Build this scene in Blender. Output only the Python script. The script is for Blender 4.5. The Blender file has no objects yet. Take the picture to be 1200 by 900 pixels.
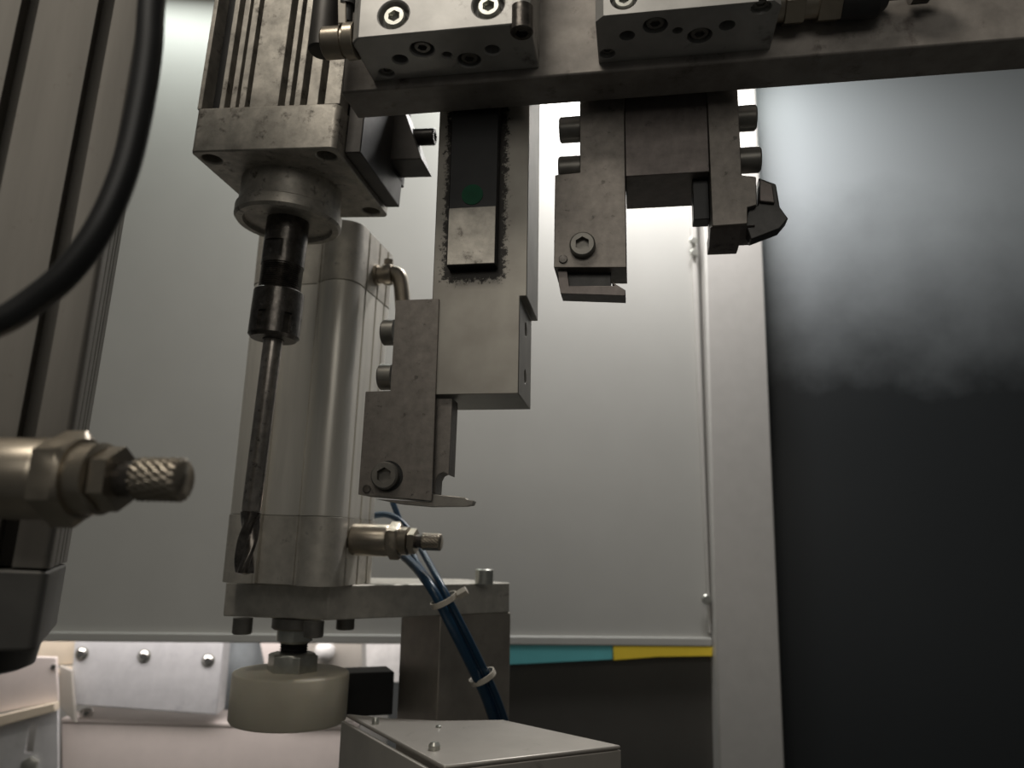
import bpy, bmesh, math, random
from mathutils import Vector, Matrix
random.seed(7)
R_ = math.radians
MM = 0.001
scene = bpy.context.scene
COL = scene.collection

# ------------------------------------------------------------------ camera
FPX = 900.0                      # focal length in pixels of the 1200x900 frame
PITCH, ROLL = R_(12.0), R_(1.0)
CAM = Vector((0, 0, 1200.0))     # millimetres
_F = Vector((0, math.cos(PITCH), math.sin(PITCH)))
_R0 = Vector((1, 0, 0)); _U0 = Vector((0, -math.sin(PITCH), math.cos(PITCH)))
_R = _R0 * math.cos(ROLL) + _U0 * math.sin(ROLL)
_U = -_R0 * math.sin(ROLL) + _U0 * math.cos(ROLL)
cd = bpy.data.cameras.new('camera'); cam = bpy.data.objects.new('camera', cd); COL.objects.link(cam)
cd.sensor_fit = 'HORIZONTAL'; cd.sensor_width = 36.0; cd.lens = FPX / 1200 * 36.0
cd.clip_start = 0.01; cd.clip_end = 50
m3 = Matrix((_R, _U, -_F)).transposed()
cam.matrix_world = Matrix.Translation(CAM * MM) @ m3.to_4x4()
cd.dof.use_dof = True; cd.dof.focus_distance = 0.315; cd.dof.aperture_fstop = 13.0
scene.camera = cam

# ------------------------------------------------------------------ world, lamps, exposure
w = bpy.data.worlds.new('world'); scene.world = w; w.use_nodes = True
wb = w.node_tree.nodes['Background']
wb.inputs[0].default_value = (0.80, 0.80, 0.76, 1); wb.inputs[1].default_value = 0.05

def area(name, loc, target, sx, sy, power, color, spread=180):
    l = bpy.data.lights.new(name, 'AREA'); l.shape = 'RECTANGLE'; l.size = sx * MM; l.size_y = sy * MM
    l.energy = power; l.color = color; l.spread = R_(spread)
    o = bpy.data.objects.new(name, l); COL.objects.link(o)
    o.location = Vector(loc) * MM
    o.rotation_euler = (Vector(target) - Vector(loc)).to_track_quat('-Z', 'Y').to_euler()
    return o
# the machine's own strip lamp high on the back wall, a smaller work lamp above the tool slides,
# the light coming in from the workshop through the open door, an added frontal fill, and a lamp below the bench edge
area('strip_lamp', (-100, 755, 1200 + 640), (-100, 800, 1200), 900, 50, 1.45, (0.93, 1.0, 0.95))
area('work_lamp', (150, 725, 1200 + 600), (165, 800, 1200 + 200), 200, 60, 2.7, (1.0, 0.96, 0.95))
area('door_light', (-200, -70, 1200 + 640), (-20, 330, 1200 + 40), 260, 160, 1.75, (1.0, 0.93, 0.82))
area('fill_light', (-40, -420, 1200 + 330), (-60, 400, 1200 - 40), 500, 220, 0.65, (1.0, 0.95, 0.86))  # added frontal fill for the barrel and lower parts, not a known lamp
area('under_lamp', (-350, 880, 1200 - 20), (-350, 955, 1200 - 160), 520, 40, 0.8, (1.0, 0.93, 0.90))

vs = scene.view_settings
vs.view_transform = 'Standard'; vs.look = 'None'; vs.gamma = 1.0; vs.use_curve_mapping = False
vs.exposure = 0.0

# ------------------------------------------------------------------ pixel helpers and frames
def ray(x, y): return _F + _R * ((x - 600) / FPX) - _U * ((y - 450) / FPX)
def P(x, y, d): return CAM + ray(x, y) * d
def atZ(x, y, h):
    r = ray(x, y); return CAM + r * (h / r.z)

class Fr:
    """a thing's own axes: u to the right, v away from us, w up (millimetres)"""
    def __init__(s, O, yaw=0, lean=0, nod=0):
        s.O = Vector(O)
        s.M = (Matrix.Rotation(R_(yaw), 3, 'Z') @ Matrix.Rotation(R_(lean), 3, 'Y') @ Matrix.Rotation(R_(nod), 3, 'X'))
        s.I = s.M.transposed()
    def loc(s, p): return s.I @ (Vector(p) - s.O)
    def world(s, p): return s.O + s.M @ Vector(p)
    def hit(s, x, y, ax, val):
        o = s.loc(CAM); d = s.I @ ray(x, y)
        return o + d * ((val - o[ax]) / d[ax])
    def pv(s, x, y, v=0): p = s.hit(x, y, 1, v); return (p.x, p.z)
    def pw(s, x, y, w=0): p = s.hit(x, y, 2, w); return (p.x, p.y)
    def pu(s, x, y, u=0): p = s.hit(x, y, 0, u); return (p.y, p.z)
    def mat(s, base):
        return Matrix.Translation(s.world(base) * MM) @ s.M.to_4x4()

# ------------------------------------------------------------------ materials
MATS = {}
def mat(name, col, rough=0.5, metal=0.0, var=0.15, scale=60, dirt=None, dirt_amt=0.0, dirt_scale=90, bump=0.0, stretch=(1, 1, 1), coat=0.0, sss=0.0):
    m = bpy.data.materials.new(name); m.use_nodes = True
    nt = m.node_tree; b = nt.nodes['Principled BSDF']; L = nt.links
    tc = nt.nodes.new('ShaderNodeTexCoord'); mp = nt.nodes.new('ShaderNodeMapping')
    mp.inputs['Scale'].default_value = stretch
    L.new(tc.outputs['Object'], mp.inputs['Vector'])
    n = nt.nodes.new('ShaderNodeTexNoise'); n.inputs['Scale'].default_value = scale; n.inputs['Detail'].default_value = 6
    n.inputs['Roughness'].default_value = 0.62
    L.new(mp.outputs[0], n.inputs['Vector'])
    cr = nt.nodes.new('ShaderNodeValToRGB')
    cr.color_ramp.elements[0].position = 0.3; cr.color_ramp.elements[1].position = 0.72
    lo = [max(0, c * (1 - var)) for c in col]; hi = [min(1, c * (1 + var)) for c in col]
    cr.color_ramp.elements[0].color = (*lo, 1); cr.color_ramp.elements[1].color = (*hi, 1)
    L.new(n.outputs['Fac'], cr.inputs[0])
    out = cr.outputs[0]
    if dirt:
        n2 = nt.nodes.new('ShaderNodeTexNoise'); n2.inputs['Scale'].default_value = dirt_scale; n2.inputs['Detail'].default_value = 8
        n2.inputs['Roughness'].default_value = 0.7
        L.new(tc.outputs['Object'], n2.inputs['Vector'])
        r2 = nt.nodes.new('ShaderNodeValToRGB')
        r2.color_ramp.elements[0].position = 0.62 - dirt_amt * 0.4; r2.color_ramp.elements[1].position = 0.74 - dirt_amt * 0.3
        r2.color_ramp.elements[0].color = (0, 0, 0, 1); r2.color_ramp.elements[1].color = (1, 1, 1, 1)
        L.new(n2.outputs['Fac'], r2.inputs[0])
        mx = nt.nodes.new('ShaderNodeMixRGB'); L.new(r2.outputs[0], mx.inputs[0]); L.new(out, mx.inputs[1])
        mx.inputs[2].default_value = (*dirt, 1); out = mx.outputs[0]
    L.new(out, b.inputs['Base Color'])
    b.inputs['Roughness'].default_value = rough; b.inputs['Metallic'].default_value = metal
    if coat: b.inputs['Coat Weight'].default_value = coat
    if sss:
        b.inputs['Subsurface Weight'].default_value = sss; b.inputs['Subsurface Radius'].default_value = (0.006, 0.004, 0.002)
    if bump:
        bp = nt.nodes.new('ShaderNodeBump'); bp.inputs['Strength'].default_value = bump; bp.inputs['Distance'].default_value = 0.0006
        L.new(n.outputs['Fac'], bp.inputs['Height']); L.new(bp.outputs[0], b.inputs['Normal'])
    MATS[name] = m
    return m

mat('alu', (0.50, 0.49, 0.46), 0.42, 0.75, 0.12, 90, (0.10, 0.09, 0.08), 0.02, 160, 0.05)
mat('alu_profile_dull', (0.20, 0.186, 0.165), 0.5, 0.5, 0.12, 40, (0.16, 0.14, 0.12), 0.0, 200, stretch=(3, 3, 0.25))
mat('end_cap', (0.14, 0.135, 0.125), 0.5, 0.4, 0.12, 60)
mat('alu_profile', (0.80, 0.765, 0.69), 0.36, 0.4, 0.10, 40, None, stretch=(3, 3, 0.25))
mat('alu_cast', (0.60, 0.565, 0.50), 0.5, 0.4, 0.18, 120, (0.12, 0.10, 0.09), 0.04, 60, 0.15)
mat('alu_grimy', (0.46, 0.43, 0.38), 0.46, 0.55, 0.35, 110, (0.07, 0.06, 0.05), 0.16, 120, 0.25)
mat('bar_metal', (0.29, 0.265, 0.24), 0.55, 0.3, 0.3, 70, (0.10, 0.08, 0.07), 0.14, 60, 0.2)
mat('block_metal', (0.46, 0.45, 0.43), 0.5, 0.6, 0.14, 60, (0.16, 0.15, 0.14), 0.05, 45, 0.06)
mat('tool_steel', (0.21, 0.19, 0.17), 0.45, 0.65, 0.22, 220, (0.05, 0.045, 0.04), 0.08, 260, 0.12, (1, 1, 1))
mat('tool_steel_dark', (0.16, 0.14, 0.13), 0.42, 0.65, 0.25, 160, (0.03, 0.03, 0.03), 0.08, 90, 0.1)
mat('blade_steel', (0.34, 0.32, 0.29), 0.35, 0.85, 0.15, 200)
mat('insert_black', (0.05, 0.048, 0.045), 0.38, 0.4, 0.3, 200)
mat('black_oxide', (0.055, 0.052, 0.05), 0.36, 0.6, 0.3, 200, (0.16, 0.15, 0.14), 0.05, 300)
mat('worn_black', (0.11, 0.10, 0.09), 0.28, 0.75, 0.5, 220, (0.26, 0.24, 0.22), 0.1, 240, 0.3)
mat('bolt_grey', (0.20, 0.19, 0.17), 0.4, 0.6, 0.2, 100)
mat('thread_black', (0.03, 0.03, 0.03), 0.4, 0.5, 0.2)
mat('steel_bright', (0.62, 0.61, 0.58), 0.24, 0.95, 0.1, 150)
mat('drill_steel', (0.44, 0.40, 0.36), 0.3, 0.8, 0.35, 180, (0.05, 0.05, 0.045), 0.12, 260)
mat('flute_steel', (0.20, 0.18, 0.16), 0.28, 0.95, 0.5, 200, (0.03, 0.03, 0.03), 0.14, 260)
mat('zinc', (0.55, 0.55, 0.50), 0.35, 0.8, 0.15, 200)
mat('nickel_brass', (0.42, 0.37, 0.30), 0.32, 0.9, 0.12, 120)
mat('nylon', (0.84, 0.77, 0.62), 0.45, 0.0, 0.05, 40, sss=0.15)
mat('black_rubber', (0.018, 0.018, 0.018), 0.42, 0, 0.2, 100)
mat('black_plastic', (0.02, 0.02, 0.02), 0.5, 0, 0.2, 100)
mat('blue_tube', (0.010, 0.042, 0.085), 0.3, 0, 0.15, 60)
mat('tie_white', (0.55, 0.50, 0.42), 0.45)
mat('wall_paint', (0.47, 0.466, 0.44), 0.42, 0.0, 0.03, 14, bump=0.02)
mat('trim_paint', (0.50, 0.485, 0.46), 0.5, 0.0, 0.04, 60, bump=0.06)
mat('lower_panel', (0.10, 0.095, 0.085), 0.4, 0.3, 0.15, 8)
mat('floor_dark', (0.06, 0.06, 0.055), 0.6, 0.0, 0.2, 10)
mat('teal', (0.14, 0.50, 0.53), 0.45, 0, 0.06, 30)
mat('yellow', (0.95, 0.70, 0.06), 0.45, 0, 0.06, 30)
mat('green_dot', (0.010, 0.095, 0.045), 0.75, 0, 0.15, 200)
mat('bracket_paint', (0.80, 0.72, 0.68), 0.5, 0, 0.05, 30)
mat('bracket_cream', (0.72, 0.63, 0.50), 0.5, 0, 0.06, 30)
mat('zinc_plate', (0.74, 0.74, 0.75), 0.45, 0.25, 0.08, 60, (0.62, 0.62, 0.64), 0.12, 40)
mat('white_plastic', (0.78, 0.77, 0.75), 0.4)
mat('cover_sheet', (0.42, 0.39, 0.35), 0.42, 0.5, 0.08, 40, (0.24, 0.22, 0.19), 0.02, 60)
mat('cover_side', (0.52, 0.49, 0.44), 0.45, 0.3, 0.08, 30, (0.30, 0.28, 0.25), 0.02, 50)
mat('post_steel', (0.40, 0.36, 0.31), 0.42, 0.65, 0.18, 40, (0.22, 0.19, 0.16), 0.05, 30)
mat('dark_bracket', (0.075, 0.07, 0.065), 0.45, 0.5, 0.25, 80)
mat('grey_blue', (0.42, 0.46, 0.48), 0.35, 0.5, 0.1)

# the slide plate carries a smear of black grease around the foot of its guide carriage
def slide_material():
    m = bpy.data.materials.new('slide_plate'); m.use_nodes = True
    nt = m.node_tree; b = nt.nodes['Principled BSDF']; L = nt.links
    tc = nt.nodes.new('ShaderNodeTexCoord')
    n = nt.nodes.new('ShaderNodeTexNoise'); n.inputs['Scale'].default_value = 420; n.inputs['Detail'].default_value = 8; n.inputs['Roughness'].default_value = 0.75
    L.new(tc.outputs['Object'], n.inputs['Vector'])
    n1 = nt.nodes.new('ShaderNodeTexNoise'); n1.inputs['Scale'].default_value = 60; n1.inputs['Detail'].default_value = 4
    L.new(tc.outputs['Object'], n1.inputs['Vector'])
    base = nt.nodes.new('ShaderNodeValToRGB')
    base.color_ramp.elements[0].position = 0.3; base.color_ramp.elements[1].position = 0.7
    base.color_ramp.elements[0].color = (0.27, 0.25, 0.22, 1); base.color_ramp.elements[1].color = (0.36, 0.34, 0.30, 1)
    L.new(n1.outputs['Fac'], base.inputs[0])
    m['_grease'] = 1
    MATS['slide_plate'] = m
    return m, nt, b, L, tc, n, base
_sl = slide_material()
def grease(cx, cz, hx, hz, reach):
    """stain ring around a rectangle (object coords, metres)"""
    m, nt, b, L, tc, n, base = _sl
    def math_(op, a, c=None):
        k = nt.nodes.new('ShaderNodeMath'); k.operation = op
        for i, q in enumerate((a, c)):
            if q is None: continue
            if isinstance(q, (int, float)): k.inputs[i].default_value = q
            else: L.new(q, k.inputs[i])
        return k.outputs[0]
    sp = nt.nodes.new('ShaderNodeSeparateXYZ'); L.new(tc.outputs['Object'], sp.inputs[0])
    dx = math_('MAXIMUM', math_('SUBTRACT', math_('ABSOLUTE', math_('SUBTRACT', sp.outputs[0], cx)), hx), 0.0)
    dz = math_('MAXIMUM', math_('SUBTRACT', math_('ABSOLUTE', math_('SUBTRACT', sp.outputs[2], cz)), hz), 0.0)
    d = math_('SQRT', math_('ADD', math_('MULTIPLY', dx, dx), math_('MULTIPLY', dz, dz)))
    t = math_('DIVIDE', d, reach)
    val = math_('ADD', math_('SUBTRACT', 1.0, t), math_('MULTIPLY', math_('SUBTRACT', n.outputs['Fac'], 0.5), 2.6))
    r = nt.nodes.new('ShaderNodeValToRGB'); L.new(val, r.inputs[0])
    r.color_ramp.elements[0].position = 0.42; r.color_ramp.elements[1].position = 0.66
    mx = nt.nodes.new('ShaderNodeMixRGB'); L.new(r.outputs[0], mx.inputs[0]); L.new(base.outputs[0], mx.inputs[1])
    mx.inputs[2].default_value = (0.03, 0.027, 0.024, 1)
    L.new(mx.outputs[0], b.inputs['Base Color']); b.inputs['Roughness'].default_value = 0.42; b.inputs['Metallic'].default_value = 0.6

# dark smooth door sheet whose colour turns paler and cloudy towards the top
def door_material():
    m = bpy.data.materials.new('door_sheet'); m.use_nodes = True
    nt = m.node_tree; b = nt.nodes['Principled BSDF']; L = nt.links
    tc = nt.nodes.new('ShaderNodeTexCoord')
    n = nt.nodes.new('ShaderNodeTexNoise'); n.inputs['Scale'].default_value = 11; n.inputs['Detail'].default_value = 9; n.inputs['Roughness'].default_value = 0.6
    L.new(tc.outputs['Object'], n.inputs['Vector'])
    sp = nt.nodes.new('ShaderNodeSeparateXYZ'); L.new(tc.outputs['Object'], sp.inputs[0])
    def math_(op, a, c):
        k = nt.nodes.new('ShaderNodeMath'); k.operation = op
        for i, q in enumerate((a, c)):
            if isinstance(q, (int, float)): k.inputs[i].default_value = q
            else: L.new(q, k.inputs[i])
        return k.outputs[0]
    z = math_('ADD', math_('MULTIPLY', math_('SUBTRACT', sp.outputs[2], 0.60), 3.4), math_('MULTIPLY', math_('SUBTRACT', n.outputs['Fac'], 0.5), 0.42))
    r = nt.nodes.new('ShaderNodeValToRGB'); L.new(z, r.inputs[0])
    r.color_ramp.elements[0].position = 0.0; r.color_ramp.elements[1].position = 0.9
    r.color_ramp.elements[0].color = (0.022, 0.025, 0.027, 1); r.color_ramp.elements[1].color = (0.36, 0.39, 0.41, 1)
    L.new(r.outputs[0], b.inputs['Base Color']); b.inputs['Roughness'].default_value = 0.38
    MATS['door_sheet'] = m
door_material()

# ------------------------------------------------------------------ mesh building
class G:
    def __init__(s): s.v = []; s.f = []
    def add(s, vs_, fs):
        o = len(s.v); s.v += [tuple(p) for p in vs_]; s.f += [[i + o for i in f] for f in fs]; return s
    def box(s, x0, x1, y0, y1, z0, z1):
        return s.add([(x0, y0, z0), (x1, y0, z0), (x1, y1, z0), (x0, y1, z0), (x0, y0, z1), (x1, y0, z1), (x1, y1, z1), (x0, y1, z1)],
                     [(0, 3, 2, 1), (4, 5, 6, 7), (0, 1, 5, 4), (1, 2, 6, 5), (2, 3, 7, 6), (3, 0, 4, 7)])
    def prism(s, pts, ax, a0, a1, pts2=None):
        n = len(pts); pts2 = pts2 or pts
        def mk(p, a): return {'v': (p[0], a, p[1]), 'w': (p[0], p[1], a), 'u': (a, p[0], p[1])}[ax]
        vv = [mk(p, a0) for p in pts] + [mk(p, a1) for p in pts2]
        ff = [tuple(range(n)), tuple(range(2 * n - 1, n - 1, -1))] + [(i, (i + 1) % n, n + (i + 1) % n, n + i) for i in range(n)]
        return s.add(vv, ff)
    def rings(s, p0, d, prof, n=24, cap0=True, cap1=True, ref=None):
        """lathe along d; prof = [(distance, radius or fn(angle))]"""
        d = Vector(d).normalized(); p0 = Vector(p0)
        a = Vector(ref) if ref else (Vector((0, 0, 1)) if abs(d.z) < 0.9 else Vector((1, 0, 0)))
        e1 = (a - d * a.dot(d)).normalized(); e2 = d.cross(e1)
        vv = []; ff = []
        for (t, r) in prof:
            for i in range(n):
                th = 2 * math.pi * i / n; rr = r(th) if callable(r) else r
                vv.append(p0 + d * t + (e1 * math.cos(th) + e2 * math.sin(th)) * rr)
        for k in range(len(prof) - 1):
            for i in range(n):
                j = (i + 1) % n
                ff.append((k * n + i, k * n + j, (k + 1) * n + j, (k + 1) * n + i))
        if cap0: ff.append(tuple(range(n - 1, -1, -1)))
        if cap1: ff.append(tuple(range((len(prof) - 1) * n, len(prof) * n)))
        return s.add(vv, ff)
    def cyl(s, p0, d, r, h, n=24, ch=0.0):
        pr = [(0, r), (h, r)] if not ch else [(0, r - ch), (ch, r), (h - ch, r), (h, r - ch)]
        return s.rings(p0, d, pr, n)
    def socket(s, p0, d, r, h, ref=None):
        """socket-head cap screw head with its hexagon recess; d points out of the head"""
        hx = hexr(r * 0.5)
        return s.rings(p0, d, [(0, r), (h - r * 0.12, r), (h, r * 0.88), (h, hx), (h * 0.35, hx)], 24, ref=ref)
    def tube(s, path, r, n=14):
        path = [Vector(p) for p in path]; prev = None; vv = []; ff = []
        for k, p in enumerate(path):
            t = (path[min(k + 1, len(path) - 1)] - path[max(k - 1, 0)]).normalized()
            if prev is None:
                a = Vector((0, 0, 1)) if abs(t.z) < 0.9 else Vector((1, 0, 0))
            else: a = prev
            e1 = (a - t * a.dot(t)).normalized(); prev = e1; e2 = t.cross(e1)
            for i in range(n):
                th = 2 * math.pi * i / n
                vv.append(p + (e1 * math.cos(th) + e2 * math.sin(th)) * r)
        for k in range(len(path) - 1):
            for i in range(n):
                j = (i + 1) % n; ff.append((k * n + i, k * n + j, (k + 1) * n + j, (k + 1) * n + i))
        ff.append(tuple(range(n - 1, -1, -1))); ff.append(tuple(range((len(path) - 1) * n, len(path) * n)))
        return s.add(vv, ff)

def hexr(apothem):
    return lambda th: apothem / math.cos(((th % (math.pi / 3)) - math.pi / 6))
def smooth_path(pts, sub=8):
    pts = [Vector(p) for p in pts]; out = []
    for i in range(len(pts) - 1):
        p0 = pts[max(i - 1, 0)]; p1 = pts[i]; p2 = pts[i + 1]; p3 = pts[min(i + 2, len(pts) - 1)]
        for k in range(sub):
            t = k / sub
            out.append(0.5 * ((2 * p1) + (p2 - p0) * t + (2 * p0 - 5 * p1 + 4 * p2 - p3) * t * t + (3 * p1 - p0 - 3 * p2 + p3) * t ** 3))
    out.append(pts[-1]); return out

def mesh_of(g, base=(0, 0, 0), ang=35):
    bx, by, bz = base
    me = bpy.data.meshes.new('m')
    me.from_pydata([((x - bx) * MM, (y - by) * MM, (z - bz) * MM) for x, y, z in g.v], [], g.f)
    bm = bmesh.new(); bm.from_mesh(me)
    bmesh.ops.remove_doubles(bm, verts=bm.verts, dist=1e-7)
    bmesh.ops.recalc_face_normals(bm, faces=bm.faces)
    for f in bm.faces: f.smooth = True
    for e in bm.edges:
        e.smooth = not (len(e.link_faces) != 2 or e.calc_face_angle(0) > R_(ang))
    bm.to_mesh(me); bm.free(); me.update()
    return me

class Thing:
    def __init__(s, name, label, cat, fr, base=(0, 0, 0), group=None, kind=None):
        s.fr = fr; s.base = tuple(base)
        o = bpy.data.objects.new(name, None); COL.objects.link(o); o.empty_display_size = 0.01
        o.matrix_world = fr.mat(base); s.o = o
        if kind: o['kind'] = kind
        else: o['label'] = label; o['category'] = cat
        if kind and label: o['label'] = label
        if group: o['group'] = group
    def part(s, name, g, m, parent=None, bevel=0.0, cut=None, label=None, ang=35, kind=None):
        o = mk(name, g, m, s.base, bevel, cut, ang); o.parent = parent or s.o
        if label: o['label'] = label
        if kind: o['kind'] = kind
        return o

def mk(name, g, m, base, bevel=0.0, cut=None, ang=35):
    me = mesh_of(g, base, ang); me.name = name
    o = bpy.data.objects.new(name, me); COL.objects.link(o)
    if cut:
        cm = mesh_of(cut, base); co = bpy.data.objects.new('cutter', cm); COL.objects.link(co)
        md = o.modifiers.new('b', 'BOOLEAN'); md.operation = 'DIFFERENCE'; md.object = co; md.solver = 'EXACT'
        dg = bpy.context.evaluated_depsgraph_get(); dg.update()
        nm = bpy.data.meshes.new_from_object(o.evaluated_get(dg))
        o.modifiers.clear(); o.data = nm; nm.name = name
        bpy.data.objects.remove(co); bpy.data.meshes.remove(cm)
        bm = bmesh.new(); bm.from_mesh(nm)
        for f in bm.faces: f.smooth = True
        for e in bm.edges: e.smooth = not (len(e.link_faces) != 2 or e.calc_face_angle(0) > R_(ang))
        bm.to_mesh(nm); bm.free()
    o.data.materials.clear(); o.data.materials.append(MATS[m])
    if bevel:
        md = o.modifiers.new('bevel', 'BEVEL'); md.width = bevel * MM; md.segments = 2; md.limit_method = 'ANGLE'; md.angle_limit = R_(40); md.harden_normals = False
    return o

def single(name, label, cat, g, m, fr, base=(0, 0, 0), bevel=0, group=None, kind=None, cut=None):
    o = mk(name, g, m, base, bevel, cut); o.matrix_world = fr.mat(base)
    if kind: o['kind'] = kind
    if label: o['label'] = label
    if cat and not kind: o['category'] = cat
    if group: o['group'] = group
    return o

Z = 1200.0
# ================================================================== THE SETTING
W = Fr(atZ(440, 754, -100), 4.5)          # back wall frame, origin on the wall's lower edge
g = G(); pl = W.pv(-120, 752); pr = W.pv(836, 757)
wt = W.pv(400, -260)[1]
g.box(-760, W.pv(834, 757)[0], 0, 6, 0, wt)
single('wall_back', 'pale grey painted sheet metal back wall of the machine enclosure', None, g, 'wall_paint', W, kind='structure')
g = G(); g.box(-760, W.pv(833, 757)[0], -5, -0.05, 0, 9)
single('baseboard_back', 'folded lower lip of the grey back wall', None, g, 'wall_paint', W, bevel=1.2, kind='structure')
# post between wall and door
g = G(); pts = [W.pv(820, 60, -14), W.pv(884, 60, -14), W.pv(931.5, 1160, -14), W.pv(850, 1160, -14)]
g.prism(pts, 'v', -14, 30)
single('trim_1', 'upright pale grey post between back wall and dark door sheet', None, g, 'trim_paint', W, bevel=2, kind='structure')
t = Thing('hinge_strip', 'slim bright strip with small pins where back wall meets post', 'hinge', W, (*W.pv(812, 500, -3)[:1], -3, 0))
g = G(); a = W.pv(808, 235, -3); b = W.pv(813, 235, -3); c = W.pv(833, 742, -3); d = W.pv(830, 742, -3)
g.prism([a, b, c, d], 'v', -5, -0.2); t.part('strip', g, 'trim_paint', bevel=0.5)
for (x, y) in ((812, 283), (813, 297), (827, 702)):
    q = W.pv(x, y, -5); g = G(); g.cyl((q[0], -5, q[1]), (0, -1, 0), 5.0, 4, 16, 1); t.part('pin', g, 'zinc')
# dark door sheet
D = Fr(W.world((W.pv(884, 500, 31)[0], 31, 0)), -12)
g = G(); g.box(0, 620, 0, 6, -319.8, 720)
single('wall_right', 'smooth dark door sheet, paler and cloudy on its upper half', None, g, 'door_sheet', D, kind='structure', base=(0, 0, -319.8))
# lower panel behind the strip
g = G(); a = W.pv(590, 776, 30); b = W.pv(850, 771, 30)
g.box(W.pv(556, 776, 4)[0], W.pv(833, 776, 4)[0], 4, 8, -319.8, -0.3)
single('wall_lower', 'dark metal panel below the coloured strip', None, g, 'lower_panel', W, base=(0, 4, -319.8), kind='structure')
g = G(); g.prism([(W.pv(560, 755, -4)[0], -0.4), (W.pv(718, 757, -4)[0], -0.4), W.pv(718, 773, -4), W.pv(560, 781, -4)], 'v', -4, 3.8)
single('teal_strip', 'teal painted strip under the back wall edge', 'strip', g, 'teal', W, base=(W.pv(640, 778, -4)[0], -4, W.pv(640, 778, -4)[1]), bevel=0.5)
g = G(); g.prism([(W.pv(719, 757, -4.5)[0], -0.4), (W.pv(835, 757, -4.5)[0], -0.4), W.pv(835, 769, -4.5), W.pv(770, 770, -4.5), W.pv(719, 774, -4.5)], 'v', -4.5, 3.8)
single('yellow_strip', 'yellow painted strip meeting the post below the back wall', 'strip', g, 'yellow', W, base=(W.pv(780, 772, -4.5)[0], -4.5, W.pv(780, 772, -4.5)[1]), bevel=0.5)
FL = Fr((0, 500, Z - 420))
g = G(); g.box(-1300, 1000, -700, 900, -20, 0)
single('floor', 'dark machine bed floor', None, g, 'floor_dark', FL, kind='structure')

# ================================================================== CROSSBAR AND TOOLS  (frame M)
M = Fr(atZ(400, 109, 184), -9.3)          # origin: lower front left corner of the bar
BT = 20.0                                 # bar thickness
g = G(); g.box(0, 420, 0, BT, 0, 120)
single('crossbar', 'long dark grimy metal crossbar carrying the tool slides', 'bar', g, 'bar_metal', M, bevel=0.8)

def mounting_block(label, bl, br, fl, facescrews, under, group):
    """block bolted on the bar front; under = (x, y, radius mm, kind) on its underside"""
    w0 = 4.0
    ul = M.pw(*bl, w0)[0]; ur = M.pw(*br, w0)[0]; vf = M.pw(*fl, w0)[1]
    t = Thing('mounting_block', label, 'block', M, ((ul + ur) / 2, 0, w0), group)
    g = G(); c = 3.0
    g.prism([(ul, -0.05), (ur, -0.05), (ur, vf + c), (ur - c, vf), (ul + c, vf), (ul, vf + c)], 'w', w0, 100)
    cut = G(); scr = []
    for (x, y, r, k) in under:
        u, v = M.pw(x, y, w0)
        if k == 'hole': cut.cyl((u, v, w0 - 1), (0, 0, 1), r, 12, 20)
        if k == 'bore': cut.cyl((u, v, w0 - 1), (0, 0, 1), r, 9, 28); scr.append((u, v, w0 + 1.4, r * 0.74))
        if k == 'screw': cut.cyl((u, v, w0 - 1), (0, 0, 1), r, 3.5, 24); scr.append((u, v, w0 + 2.2, r * 0.8))
    for (x, y, r) in facescrews:
        u, w_ = M.pv(x, y, vf); cut.cyl((u, vf - 1, w_), (0, 1, 0), r, 6, 28)
    t.part('body', g, 'block_metal', bevel=0.6, cut=cut)
    for (u, v, w_, r) in scr:
        g = G(); g.socket((u, v, w_ + 2), (0, 0, -1), r, 2.6); t.part('screw', g, 'bolt_grey')
    for (x, y, r) in facescrews:
        u, w_ = M.pv(x, y, vf); g = G(); g.socket((u, vf + 5, w_), (0, -1, 0), r * 0.72, 4.4); t.part('screw', g, 'zinc', label='bright socket screw in a dark counterbore')
    return t, vf
b1, vf1 = mounting_block('grey metal mounting block with bright socket screws beside the brass elbow', (440, 100), (632, 80), (415, 45),
    [(461, 17, 6.0), (572, 5, 6.0)],
    [(469, 70, 2.9, 'hole'), (495, 58, 4.6, 'bore'), (524, 65, 1.9, 'hole'), (550, 71, 4.6, 'bore'), (577, 59, 2.9, 'hole'), (453, 86, 3.0, 'screw')], 'mounting blocks on the crossbar')
b2, vf2 = mounting_block('grey metal mounting block beside the damper, dark ported underside', (702, 78), (903, 54), (690, 20),
    [(731, -3, 5.0)],
    [(735, 42, 2.9, 'hole'), (768, 30, 4.6, 'bore'), (794, 36, 1.9, 'hole'), (820, 42, 4.6, 'bore'), (852, 30, 2.9, 'hole'), (712, 63, 3.0, 'screw'), (892, 9, 3.6, 'screw')], 'mounting blocks on the crossbar')
# stop bolt standing in the right lower corner of the first block
u, v = M.pw(611, 36, 2.0); g = G(); g.socket((u, v + 1, 12), (0, 0, -1), 4.3, 10.5); b1.part('stop_bolt', g, 'worn_black')

ul1 = M.pw(440, 100, 4.0)[0]; ur2 = M.pw(903, 54, 4.0)[0]
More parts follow.
